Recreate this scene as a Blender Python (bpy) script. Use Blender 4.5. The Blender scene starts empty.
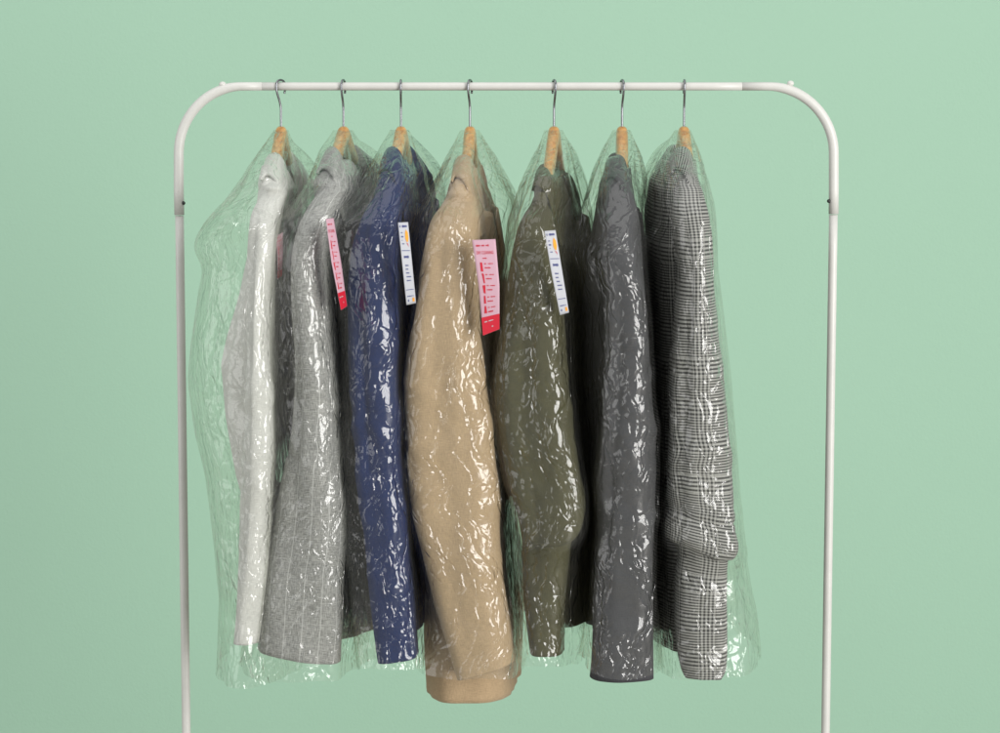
import bpy, bmesh, math
import numpy as np
from mathutils import Vector, Matrix

sc = bpy.context.scene
COL = sc.collection
rad = math.radians

# ------------------------------------------------------------------ camera model
F, D, PITCH, ZR = 2667.0, 4.0, rad(6.0), 1.67     # focal (px of a 1000 px frame), distance, pitch, rail height
cp, sp = math.cos(PITCH), math.sin(PITCH)

def at(px, py, y):
    """world point seen at pixel (px, py) at depth y"""
    dx, u = px - 500.0, 366.5 - py
    dy, dz = cp * F + sp * u, -sp * F + cp * u
    t = (y + D) / dy
    return np.array([dx * t, y, ZR + dz * t])

# ------------------------------------------------------------------ noise
def vnoise(p, seed=0):
    """smooth value noise in [-1,1] at points p (n,3)"""
    p = np.asarray(p, dtype=np.float64) + 1000.0
    i = np.floor(p).astype(np.int64); f = p - i
    f = f * f * f * (f * (f * 6 - 15) + 10)
    def h(a, b, c):
        n = (a * 374761393 + b * 668265263 + c * 2147483647 + seed * 144665) & 0xffffffff
        n = ((n ^ (n >> 13)) * 1274126177) & 0xffffffff
        n = ((n ^ (n >> 16)) * 2246822519) & 0xffffffff
        return ((n ^ (n >> 15)) & 0xffff) / 32767.5 - 1.0
    x, y, z = i[..., 0], i[..., 1], i[..., 2]
    r = 0
    for a in (0, 1):
        for b in (0, 1):
            for c in (0, 1):
                w = (f[..., 0] if a else 1 - f[..., 0]) * (f[..., 1] if b else 1 - f[..., 1]) * (f[..., 2] if c else 1 - f[..., 2])
                r = r + w * h(x + a, y + b, z + c)
    return r

def ridged(p, seed=0):
    return 1 - 2 * np.abs(vnoise(p, seed))

# ------------------------------------------------------------------ object helpers
def tag(o, label, cat, group=None):
    o['label'] = label; o['category'] = cat
    if group: o['group'] = group
    return o

def empty(name, loc):
    o = bpy.data.objects.new(name, None); COL.objects.link(o)
    o.location = loc; o.empty_display_size = 0.05
    return o

def put(name, me, mat, parent=None, smooth=True):
    if smooth:
        me.polygons.foreach_set('use_smooth', [True] * len(me.polygons))
    o = bpy.data.objects.new(name, me); COL.objects.link(o)
    me.materials.clear(); me.materials.append(mat)
    if parent is not None:
        o.parent = parent
        q = parent; off = Vector((0, 0, 0))
        while q is not None:
            off += Vector(q.location); q = q.parent
        o.matrix_parent_inverse = Matrix.Translation(-off)
    return o

def grid_mesh(name, P, closed=True, uv=None, caps=(False, False)):
    """P (N,M,3) -> mesh, closed across M when asked; uv (N,M+1,2)"""
    N, M = P.shape[:2]
    me = bpy.data.meshes.new(name)
    nv = N * M
    mm = M if closed else M - 1
    i = np.arange(N - 1)[:, None]; j = np.arange(mm)[None, :]
    jn = (j + 1) % M
    q = np.stack([i * M + j, i * M + jn, (i + 1) * M + jn, (i + 1) * M + j], -1).reshape(-1, 4)
    verts = P.reshape(-1, 3)
    faces_extra = []
    extra = []
    if caps[0]:
        extra.append(P[0].mean(0)); c = nv + len(extra) - 1
        faces_extra += [(c, (k + 1) % M, k) for k in range(mm)]
    if caps[1]:
        extra.append(P[-1].mean(0)); c = nv + len(extra) - 1
        b = (N - 1) * M
        faces_extra += [(c, b + k, b + (k + 1) % M) for k in range(mm)]
    if extra: verts = np.concatenate([verts, np.array(extra)])
    loops = np.concatenate([q.ravel(), np.array(faces_extra, dtype=np.int64).ravel()]).astype(np.int32)
    nq = len(q); nt = len(faces_extra)
    me.vertices.add(len(verts)); me.vertices.foreach_set('co', verts.astype(np.float32).ravel())
    me.loops.add(len(loops)); me.loops.foreach_set('vertex_index', loops)
    me.polygons.add(nq + nt)
    st = np.concatenate([np.arange(nq) * 4, nq * 4 + np.arange(nt) * 3]).astype(np.int32)
    me.polygons.foreach_set('loop_start', st)
    if uv is not None:
        ul = me.uv_layers.new(name='UVMap')
        jj = j + 1
        a = np.stack([uv[i, j], uv[i, jj], uv[i + 1, jj], uv[i + 1, j]], 2).reshape(-1, 2)
        if nt: a = np.concatenate([a, np.zeros((nt * 3, 2))])
        ul.data.foreach_set('uv', a.astype(np.float32).ravel())
    me.update(calc_edges=True); me.validate()
    return me

def arc_uv(P, closed=True):
    Q = np.concatenate([P, P[:, :1]], 1) if closed else P
    u = np.concatenate([np.zeros((len(P), 1)), np.cumsum(np.linalg.norm(np.diff(Q, axis=1), axis=2), 1)], 1)
    u = u - u[:, -1:] * 0.5
    dv = np.linalg.norm(np.diff(P, axis=0), axis=2).mean(1)
    v = np.concatenate([[0], np.cumsum(dv)])[:, None] * np.ones_like(u)
    return np.stack([u, -v], 2)

def tube(name, pts, r, mat, parent=None, seg=14, radii=None):
    """swept round tube along points"""
    pts = np.array(pts, float); n = len(pts)
    T = np.gradient(pts, axis=0); T /= np.linalg.norm(T, axis=1)[:, None]
    ref = np.array([0.12, 1.0, 0.05]); rings = []
    for k in range(n):
        a = np.cross(T[k], ref); a /= np.linalg.norm(a); b = np.cross(T[k], a)
        rr = r if radii is None else radii[k]
        ph = np.linspace(0, 2 * np.pi, seg, endpoint=False)
        rings.append(pts[k] + rr * (np.cos(ph)[:, None] * a + np.sin(ph)[:, None] * b))
    return put(name, grid_mesh(name, np.array(rings), True, None, (True, True)), mat, parent)

def catmull(K, n):
    """resample key rows K (k,c) to n rows with a Catmull-Rom spline"""
    K = np.asarray(K, float); k = len(K)
    t = np.linspace(0, k - 1, n); i = np.clip(np.floor(t).astype(int), 0, k - 2); f = (t - i)[:, None]
    p0, p1, p2, p3 = K[np.maximum(i - 1, 0)], K[i], K[i + 1], K[np.minimum(i + 2, k - 1)]
    return 0.5 * (2 * p1 + (p2 - p0) * f + (2 * p0 - 5 * p1 + 4 * p2 - p3) * f ** 2 + (3 * p1 - p0 - 3 * p2 + p3) * f ** 3)

def grid_normals(P):
    du = np.roll(P, -1, 1) - np.roll(P, 1, 1)
    dv = np.gradient(P, axis=0)
    n = np.cross(du, dv)                                                 # the garment frame is mirrored: this points outwards
    return n / (np.linalg.norm(n, axis=2, keepdims=True) + 1e-12)

# ------------------------------------------------------------------ materials
def new_mat(name):
    m = bpy.data.materials.new(name); m.use_nodes = True
    nt = m.node_tree; nt.nodes.clear()
    return m, nt.nodes, nt.links

def node(N, t, **kw):
    n = N.new(t)
    for k, v in kw.items(): setattr(n, k, v)
    return n

def math_n(N, L, op, a, b=None, c=None):
    n = N.new('ShaderNodeMath'); n.operation = op
    for s, x in zip(n.inputs, (a, b, c)):
        if x is None: continue
        if isinstance(x, (int, float)): s.default_value = x
        else: L.new(x, s)
    return n.outputs[0]

def mix_c(N, L, fac, a, b):
    n = N.new('ShaderNodeMix'); n.data_type = 'RGBA'
    for s, x in ((n.inputs[0], fac), (n.inputs[6], a), (n.inputs[7], b)):
        if isinstance(x, (int, float)): s.default_value = x
        elif isinstance(x, tuple): s.default_value = (*x, 1)
        else: L.new(x, s)
    return n.outputs[2]

def simple(name, col, rough=0.5, metal=0.0, coat=0.0, bump=0.0, bscale=300, wear=0.0):
    m, N, L = new_mat(name)
    o = N.new('ShaderNodeOutputMaterial'); p = N.new('ShaderNodeBsdfPrincipled')
    p.inputs['Base Color'].default_value = (*col, 1); p.inputs['Roughness'].default_value = rough
    p.inputs['Metallic'].default_value = metal; p.inputs['Coat Weight'].default_value = coat
    if wear:
        tw = N.new('ShaderNodeTexCoord'); nw = N.new('ShaderNodeTexNoise'); nw.inputs['Scale'].default_value = 9; nw.inputs['Detail'].default_value = 8; nw.inputs['Roughness'].default_value = 0.7
        L.new(tw.outputs['Object'], nw.inputs['Vector'])
        L.new(mix_c(N, L, nw.outputs['Fac'], tuple(c * (1 - wear) for c in col), tuple(c * (1 + wear) for c in col)), p.inputs['Base Color'])
    if bump:
        tc = N.new('ShaderNodeTexCoord'); nz = N.new('ShaderNodeTexNoise'); nz.inputs['Scale'].default_value = bscale
        L.new(tc.outputs['Object'], nz.inputs['Vector'])
        b = N.new('ShaderNodeBump'); b.inputs['Strength'].default_value = bump; b.inputs['Distance'].default_value = 0.001
        L.new(nz.outputs['Fac'], b.inputs['Height']); L.new(b.outputs[0], p.inputs['Normal'])
    L.new(p.outputs[0], o.inputs[0])
    return m

def fabric(name, kind, col, col2=(1, 1, 1), vary=0.25, sheen=0.15):
    """woven cloth: thread-scale bump, mottled dye, optional stripes or checks laid out in metres of cloth"""
    m, N, L = new_mat(name)
    o = N.new('ShaderNodeOutputMaterial'); p = N.new('ShaderNodeBsdfPrincipled')
    p.inputs['Roughness'].default_value = 0.9
    p.inputs['Sheen Weight'].default_value = sheen; p.inputs['Sheen Roughness'].default_value = 0.5
    p.inputs['Specular IOR Level'].default_value = 0.2
    uv = N.new('ShaderNodeUVMap'); sx = N.new('ShaderNodeSeparateXYZ'); L.new(uv.outputs[0], sx.inputs[0])
    u, v = sx.outputs[0], sx.outputs[1]
    def stretched(su, sv, scale=1.0, detail=2.0):
        mp = N.new('ShaderNodeMapping'); mp.inputs['Scale'].default_value = (su, sv, 1)
        L.new(uv.outputs[0], mp.inputs[0])
        nz = N.new('ShaderNodeTexNoise'); nz.inputs['Scale'].default_value = scale; nz.inputs['Detail'].default_value = detail
        L.new(mp.outputs[0], nz.inputs['Vector']); return nz.outputs['Fac']
    weft = stretched(110, 1000); warp = stretched(1000, 110); mott = stretched(45, 45, 1, 4)
    thread = math_n(N, L, 'ADD', weft, warp)                       # 0..2, mean 1
    if kind == 'plain':
        base = mix_c(N, L, 0.0, col, col)
    elif kind == 'stripe':
        # crosshatched melange with white pinstripes and faint cross lines
        k = math_n(N, L, 'MULTIPLY_ADD', math_n(N, L, 'SUBTRACT', thread, 1.0), 1.5, 0.42)
        k = math_n(N, L, 'MAXIMUM', math_n(N, L, 'MINIMUM', k, 1.0), 0.0)
        base = mix_c(N, L, k, tuple(c * 0.62 for c in col), tuple(min(1, c * 1.75) for c in col))
        fr = math_n(N, L, 'FRACT', math_n(N, L, 'MULTIPLY', u, 1 / 0.026))
        st = math_n(N, L, 'LESS_THAN', math_n(N, L, 'ABSOLUTE', math_n(N, L, 'SUBTRACT', fr, 0.5)), 0.026)
        fr2 = math_n(N, L, 'FRACT', math_n(N, L, 'MULTIPLY', v, 1 / 0.031))
        st2 = math_n(N, L, 'MULTIPLY', math_n(N, L, 'LESS_THAN', fr2, 0.035), 0.25)
        s = math_n(N, L, 'MAXIMUM', math_n(N, L, 'MULTIPLY', st, 0.65), st2)
        base = mix_c(N, L, s, base, col2)
    elif kind == 'glen':
        def lines(c, big, small, shift):
            cyc = math_n(N, L, 'FRACT', math_n(N, L, 'MULTIPLY_ADD', c, 1 / 0.056, shift))
            band = math_n(N, L, 'LESS_THAN', cyc, 0.46)
            a = math_n(N, L, 'LESS_THAN', math_n(N, L, 'FRACT', math_n(N, L, 'MULTIPLY', c, 1 / big)), 0.5)
            b = math_n(N, L, 'LESS_THAN', math_n(N, L, 'FRACT', math_n(N, L, 'MULTIPLY', c, 1 / small)), 0.5)
            n = N.new('ShaderNodeMix'); L.new(band, n.inputs[0]); L.new(b, n.inputs[2]); L.new(a, n.inputs[3])
            return n.outputs[0], band
        wu, bu = lines(u, 0.0058, 0.0021, 0.22)
        wv, bv = lines(v, 0.0058, 0.0040, 0.1)
        # threads over and under each other: half of each shows
        sel = math_n(N, L, 'MULTIPLY_ADD', bu, 0.32, 0.20)
        n = N.new('ShaderNodeMix'); L.new(sel, n.inputs[0]); L.new(wv, n.inputs[2]); L.new(wu, n.inputs[3])
        base = mix_c(N, L, n.outputs[0], col, col2)
    k = math_n(N, L, 'MULTIPLY_ADD', math_n(N, L, 'SUBTRACT', mott, 0.5), vary * 2, 1.0)
    k = math_n(N, L, 'MULTIPLY_ADD', math_n(N, L, 'SUBTRACT', thread, 1.0), 0.5 if kind == 'plain' else 0.15, k)
    vm = N.new('ShaderNodeVectorMath'); vm.operation = 'SCALE'; L.new(base, vm.inputs[0]); L.new(k, vm.inputs['Scale'])
    L.new(vm.outputs[0], p.inputs['Base Color'])
    b = N.new('ShaderNodeBump'); b.inputs['Strength'].default_value = 0.35; b.inputs['Distance'].default_value = 0.0015
    L.new(thread, b.inputs['Height']); L.new(b.outputs[0], p.inputs['Normal'])
    L.new(p.outputs[0], o.inputs[0])
    return m

def film(name, tint=(0.968, 0.974, 0.955), seed=0.0, fine=1.0):
    """clear crinkled polythene: see-through, mirror-like creases, a trace of milkiness"""
    m, N, L = new_mat(name)
    o = N.new('ShaderNodeOutputMaterial')
    uv = N.new('ShaderNodeUVMap')
    ad = N.new('ShaderNodeVectorMath'); ad.operation = 'ADD'; ad.inputs[1].default_value = (seed, seed * 1.7, seed)
    L.new(uv.outputs[0], ad.inputs[0])
    def noise(scale, detail=2.0, rough=0.5, out='Fac', vec=None, dist=0.0):
        n = N.new('ShaderNodeTexNoise'); n.inputs['Scale'].default_value = scale
        n.inputs['Detail'].default_value = detail; n.inputs['Roughness'].default_value = rough
        n.inputs['Distortion'].default_value = dist
        L.new(vec or ad.outputs[0], n.inputs['Vector']); return n.outputs[out]
    wob = noise(28, 2, 0.5, 'Color')
    sc_ = N.new('ShaderNodeVectorMath'); sc_.operation = 'SCALE'; L.new(wob, sc_.inputs[0]); sc_.inputs['Scale'].default_value = 0.03
    wv = N.new('ShaderNodeVectorMath'); wv.operation = 'ADD'; L.new(ad.outputs[0], wv.inputs[0]); L.new(sc_.outputs[0], wv.inputs[1])
    def vor(scale, su=1.0, sv=0.7):
        mp = N.new('ShaderNodeMapping'); mp.inputs['Scale'].default_value = (su, sv, 1); L.new(wv.outputs[0], mp.inputs[0])
        v = N.new('ShaderNodeTexVoronoi'); v.feature = 'DISTANCE_TO_EDGE'; v.inputs['Scale'].default_value = scale
        L.new(mp.outputs[0], v.inputs['Vector']); return v.outputs['Distance']
    def fold(scale, su, sv, rot):
        mp = N.new('ShaderNodeMapping'); mp.inputs['Scale'].default_value = (su, sv, 1); mp.inputs['Rotation'].default_value = (0, 0, rot)
        L.new(wv.outputs[0], mp.inputs[0])
        n = noise(scale, 1.5, 0.5, 'Fac', mp.outputs[0])
        return math_n(N, L, 'ABSOLUTE', math_n(N, L, 'SUBTRACT', n, 0.5))
    def tri(scale, su, sv, rot, k):
        # folds: a triangle wave over warped noise, flat facets meeting in sharp creases
        mp = N.new('ShaderNodeMapping'); mp.inputs['Scale'].default_value = (su, sv, 1); mp.inputs['Rotation'].default_value = (0, 0, rot)
        L.new(wv.outputs[0], mp.inputs[0])
        n = noise(scale, 0.6, 0.5, 'Fac', mp.outputs[0])
        return math_n(N, L, 'PINGPONG', math_n(N, L, 'MULTIPLY', n, k), 0.5)
    def crease(scale, su, sv, rot, w, amp, base=None):
        # thin sharp ridges where folds were pressed in; the film between them lies flat
        mp = N.new('ShaderNodeMapping'); mp.inputs['Scale'].default_value = (su, sv, 1); mp.inputs['Rotation'].default_value = (0, 0, rot)
        L.new(wv.outputs[0], mp.inputs[0])
        v = N.new('ShaderNodeTexVoronoi'); v.feature = 'DISTANCE_TO_EDGE'; v.inputs['Scale'].default_value = scale
        L.new(mp.outputs[0], v.inputs['Vector'])
        t = math_n(N, L, 'MINIMUM', math_n(N, L, 'MULTIPLY', v.outputs['Distance'], 1 / w), 1.0)
        return math_n(N, L, 'MULTIPLY', t, amp) if base is None else math_n(N, L, 'MULTIPLY_ADD', t, amp, base)
    def wave(scale, su, sv, rot, amp, base):
        mp = N.new('ShaderNodeMapping'); mp.inputs['Scale'].default_value = (su, sv, 1); mp.inputs['Rotation'].default_value = (0, 0, rot)
        L.new(wv.outputs[0], mp.inputs[0])
        return math_n(N, L, 'MULTIPLY_ADD', noise(scale, 1.0, 0.5, 'Fac', mp.outputs[0]), amp, base)
    # crushed patches carry the fine crinkle, the rest hangs in long folds
    pm = N.new('ShaderNodeMapRange'); pm.inputs[1].default_value = 0.40; pm.inputs[2].default_value = 0.58
    pm.inputs[3].default_value = 0.14; pm.inputs[4].default_value = 1.0
    L.new(noise(15, 1.5, 0.5), pm.inputs[0])
    f = crease(62, 1, 0.55, 0.6, 0.13, 0.00115)
    f = math_n(N, L, 'MULTIPLY_ADD', tri(44, 1, 0.5, -0.5, 2.0), 0.0031, f)
    h = math_n(N, L, 'MULTIPLY', f, pm.outputs[0])
    h = crease(13, 1, 0.28, 0.30, 0.045, 0.0017 * fine, h)
    h = crease(24, 1, 0.36, -0.42, 0.06, 0.0012 * fine, h)
    h = wave(19, 1, 0.28, 0.22, 0.0075 * fine, h)
    h = wave(44, 1, 0.34, -0.30, 0.0024 * fine, h)
    b = N.new('ShaderNodeBump'); b.inputs['Strength'].default_value = 1.0; b.inputs['Distance'].default_value = 1.0
    # some of the film lies smooth, some is crushed
    msk = N.new('ShaderNodeMapRange'); msk.inputs[1].default_value = 0.36; msk.inputs[2].default_value = 0.62
    msk.inputs[3].default_value = 0.55; msk.inputs[4].default_value = 1.0
    L.new(noise(9, 2, 0.5), msk.inputs[0])
    L.new(math_n(N, L, 'MULTIPLY', h, msk.outputs[0]), b.inputs['Height'])
    lw = N.new('ShaderNodeLayerWeight'); lw.inputs['Blend'].default_value = 0.5; L.new(b.outputs[0], lw.inputs['Normal'])
    p5 = math_n(N, L, 'POWER', lw.outputs['Facing'], 4.6)
    fr = math_n(N, L, 'MULTIPLY_ADD', p5, 0.75, 0.062)
    tr = N.new('ShaderNodeBsdfTransparent')
    edge = math_n(N, L, 'POWER', lw.outputs['Facing'], 3.0)
    L.new(mix_c(N, L, edge, tint, (0.92, 0.935, 0.885)), tr.inputs[0])
    df = N.new('ShaderNodeBsdfDiffuse'); df.inputs[0].default_value = (0.85, 0.86, 0.82, 1); L.new(b.outputs[0], df.inputs['Normal'])
    gl = N.new('ShaderNodeBsdfGlossy'); gl.inputs['Color'].default_value = (1, 1, 1, 1); gl.inputs['Roughness'].default_value = 0.12
    L.new(b.outputs[0], gl.inputs['Normal'])
    m1 = N.new('ShaderNodeMixShader'); m1.inputs[0].default_value = 0.018
    L.new(tr.outputs[0], m1.inputs[1]); L.new(df.outputs[0], m1.inputs[2])
    m2 = N.new('ShaderNodeMixShader'); L.new(fr, m2.inputs[0]); L.new(m1.outputs[0], m2.inputs[1]); L.new(gl.outputs[0], m2.inputs[2])
    L.new(m2.outputs[0], o.inputs[0])
    return m

def wood_mat():
    m, N, L = new_mat('varnished_beech')
    o = N.new('ShaderNodeOutputMaterial'); p = N.new('ShaderNodeBsdfPrincipled')
    tc = N.new('ShaderNodeTexCoord'); mp = N.new('ShaderNodeMapping'); mp.inputs['Scale'].default_value = (160, 22, 160)
    L.new(tc.outputs['Object'], mp.inputs[0])
    n = N.new('ShaderNodeTexNoise'); n.inputs['Scale'].default_value = 1; n.inputs['Detail'].default_value = 4
    L.new(mp.outputs[0], n.inputs['Vector'])
    r = N.new('ShaderNodeValToRGB'); r.color_ramp.elements[0].position = 0.3; r.color_ramp.elements[1].position = 0.7
    r.color_ramp.elements[0].color = (0.47, 0.20, 0.045, 1); r.color_ramp.elements[1].color = (0.74, 0.40, 0.125, 1)
    L.new(n.outputs['Fac'], r.inputs[0]); L.new(r.outputs[0], p.inputs['Base Color'])
    p.inputs['Roughness'].default_value = 0.35; p.inputs['Coat Weight'].default_value = 0.4; p.inputs['Coat Roughness'].default_value = 0.15
    L.new(p.outputs[0], o.inputs[0])
    return m

def wall_mat():
    m, N, L = new_mat('mint_wall_paint')
    o = N.new('ShaderNodeOutputMaterial'); p = N.new('ShaderNodeBsdfPrincipled')
    tc = N.new('ShaderNodeTexCoord')
    n = N.new('ShaderNodeTexNoise'); n.inputs['Scale'].default_value = 2.2; n.inputs['Detail'].default_value = 6
    L.new(tc.outputs['Object'], n.inputs['Vector'])
    L.new(mix_c(N, L, n.outputs['Fac'], (0.405, 0.634, 0.478), (0.421, 0.655, 0.497)), p.inputs['Base Color'])
    p.inputs['Roughness'].default_value = 0.75
    n2 = N.new('ShaderNodeTexNoise'); n2.inputs['Scale'].default_value = 130; n2.inputs['Detail'].default_value = 3
    L.new(tc.outputs['Object'], n2.inputs['Vector'])
    b = N.new('ShaderNodeBump'); b.inputs['Strength'].default_value = 0.25; b.inputs['Distance'].default_value = 0.002
    L.new(n2.outputs['Fac'], b.inputs['Height']); L.new(b.outputs[0], p.inputs['Normal'])
    L.new(p.outputs[0], o.inputs[0])
    return m

WHITE = simple('white_powder_coat', (0.69, 0.682, 0.645), 0.35, bump=0.1, wear=0.16)
STEEL = simple('chromed_wire', (0.27, 0.275, 0.29), 0.22, 1.0)
BOLT = simple('dark_bolt', (0.05, 0.05, 0.05), 0.4, 0.6)
WOOD = wood_mat()
BUTTON = simple('dark_horn', (0.025, 0.026, 0.03), 0.3)
PINK = simple('pink_paper', (0.62, 0.38, 0.455), 0.6, bump=0.1)
RED = simple('red_print', (0.62, 0.012, 0.035), 0.55)
PAPER = simple('white_paper', (0.53, 0.54, 0.58), 0.6, bump=0.1)
BLUE = simple('blue_print', (0.03, 0.045, 0.22), 0.6)
ORANGE = simple('orange_print', (0.85, 0.36, 0.02), 0.6)

# ------------------------------------------------------------------ setting
def box(name, lo, hi, mat, kind=None, parent=None):
    bm = bmesh.new(); bmesh.ops.create_cube(bm, size=1)
    for v in bm.verts:
        v.co = Vector([(lo[k] + hi[k]) / 2 + v.co[k] * (hi[k] - lo[k]) for k in range(3)])
    me = bpy.data.meshes.new(name); bm.to_mesh(me); bm.free()
    o = put(name, me, mat, parent, False)
    if kind: o['kind'] = kind
    return o

wall = box('wall', (-5.0, 2.40, -0.1), (5.0, 2.52, 4.6), wall_mat())
wall['kind'] = 'structure'
tag(wall, 'plain matt mint green painted wall behind the clothes rack', 'wall')
fl = box('floor', (-5.0, -4.6, -0.1), (5.0, 2.398, 0.0), simple('pale_floor', (0.42, 0.40, 0.36), 0.6), 'structure')

# ------------------------------------------------------------------ rack
rack = empty('clothes_rack', (0, 0, 0))
tag(rack, 'white tubular metal clothes rack with rounded top corners', 'clothes rack')
def bend(px0, pyj, px1, py1, xc, yc):
    """corner tube: up from the joint, round the corner, to the start of the rail"""
    pts = [at(px0[0], pyj, 0), at(px0[1], 190, 0), at(px0[1], 170, 0)]
    for t in np.linspace(0, 1, 22):
        a = t * math.pi / 2
        pts.append(at(xc + (px0[1] - xc) * math.cos(a), yc - (yc - py1) * math.sin(a), 0))
    pts.append(at(px1, py1, 0))
    return pts
Lb = bend((179.3, 178.8), 215, 262, 86.2, 242, 153)
Rb = bend((833.6, 833.8), 214, 742, 86.2, 768, 153)
for P_ in (Lb, Rb):
    n = len(P_); rr = [0.0075] * (n - 6) + [0.0073, 0.0071, 0.0068, 0.0065, 0.0063, 0.0062]
    tube('corner_tube', P_, 0.0075, WHITE, rack, 20, rr)
ra, rb = at(250, 86.2, 0), at(756, 86.2, 0)
tube('rail', [ra + (rb - ra) * t for t in np.linspace(0, 1, 12)], 0.0061, WHITE, rack, 20)
for px, pyj, px2 in ((179.5, 215.8, 186.3), (833.4, 214.8, 825.5)):
    a = at(px, pyj, 0); b = at(px2, 733, 0)
    d = (b - a) / (a[2] - b[2]); e = a + d * a[2]
    tube('post', [a + (e - a) * t for t in np.linspace(0, 1, 24)], 0.0066, WHITE, rack, 20)
def ball(name, c, r, mat, parent, sc_=(1, 1, 1)):
    bm = bmesh.new(); bmesh.ops.create_uvsphere(bm, u_segments=16, v_segments=10, radius=r)
    for v in bm.verts: v.co = Vector((v.co.x * sc_[0] + c[0], v.co.y * sc_[1] + c[1], v.co.z * sc_[2] + c[2]))
    me = bpy.data.meshes.new(name); bm.to_mesh(me); bm.free()
    return put(name, me, mat, parent)
for px, py in ((222.5, 84.2), (790.5, 83.2)): ball('knob', at(px, py, 0.0), 0.0048, WHITE, rack, (1.1, 1, 0.9))
for px, py in ((183.5, 203), (828.8, 201)): ball('bolt', at(px, py, -0.004), 0.0029, BOLT, rack)

# ------------------------------------------------------------------ garments
FAB = dict(
    cream=fabric('cream_linen', 'plain', (0.69, 0.69, 0.66), vary=0.06),
    grey=fabric('grey_pinstripe', 'stripe', (0.30, 0.30, 0.29), (0.62, 0.62, 0.61), vary=0.1),
    navy=fabric('navy_wool', 'plain', (0.007, 0.021, 0.098), vary=0.2, sheen=0.03),
    beige=fabric('camel_wool', 'plain', (0.485, 0.350, 0.212), vary=0.08),
    olive=fabric('olive_cotton', 'plain', (0.078, 0.073, 0.033), vary=0.25, sheen=0.05),
    charcoal=fabric('charcoal_wool', 'plain', (0.066, 0.066, 0.072), vary=0.25, sheen=0.05),
    glen=fabric('glen_check', 'glen', (0.022, 0.022, 0.022), (0.46, 0.455, 0.435), vary=0.08, sheen=0.05))
LINING = simple('dark_lining', (0.05, 0.048, 0.045), 0.6)

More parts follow.
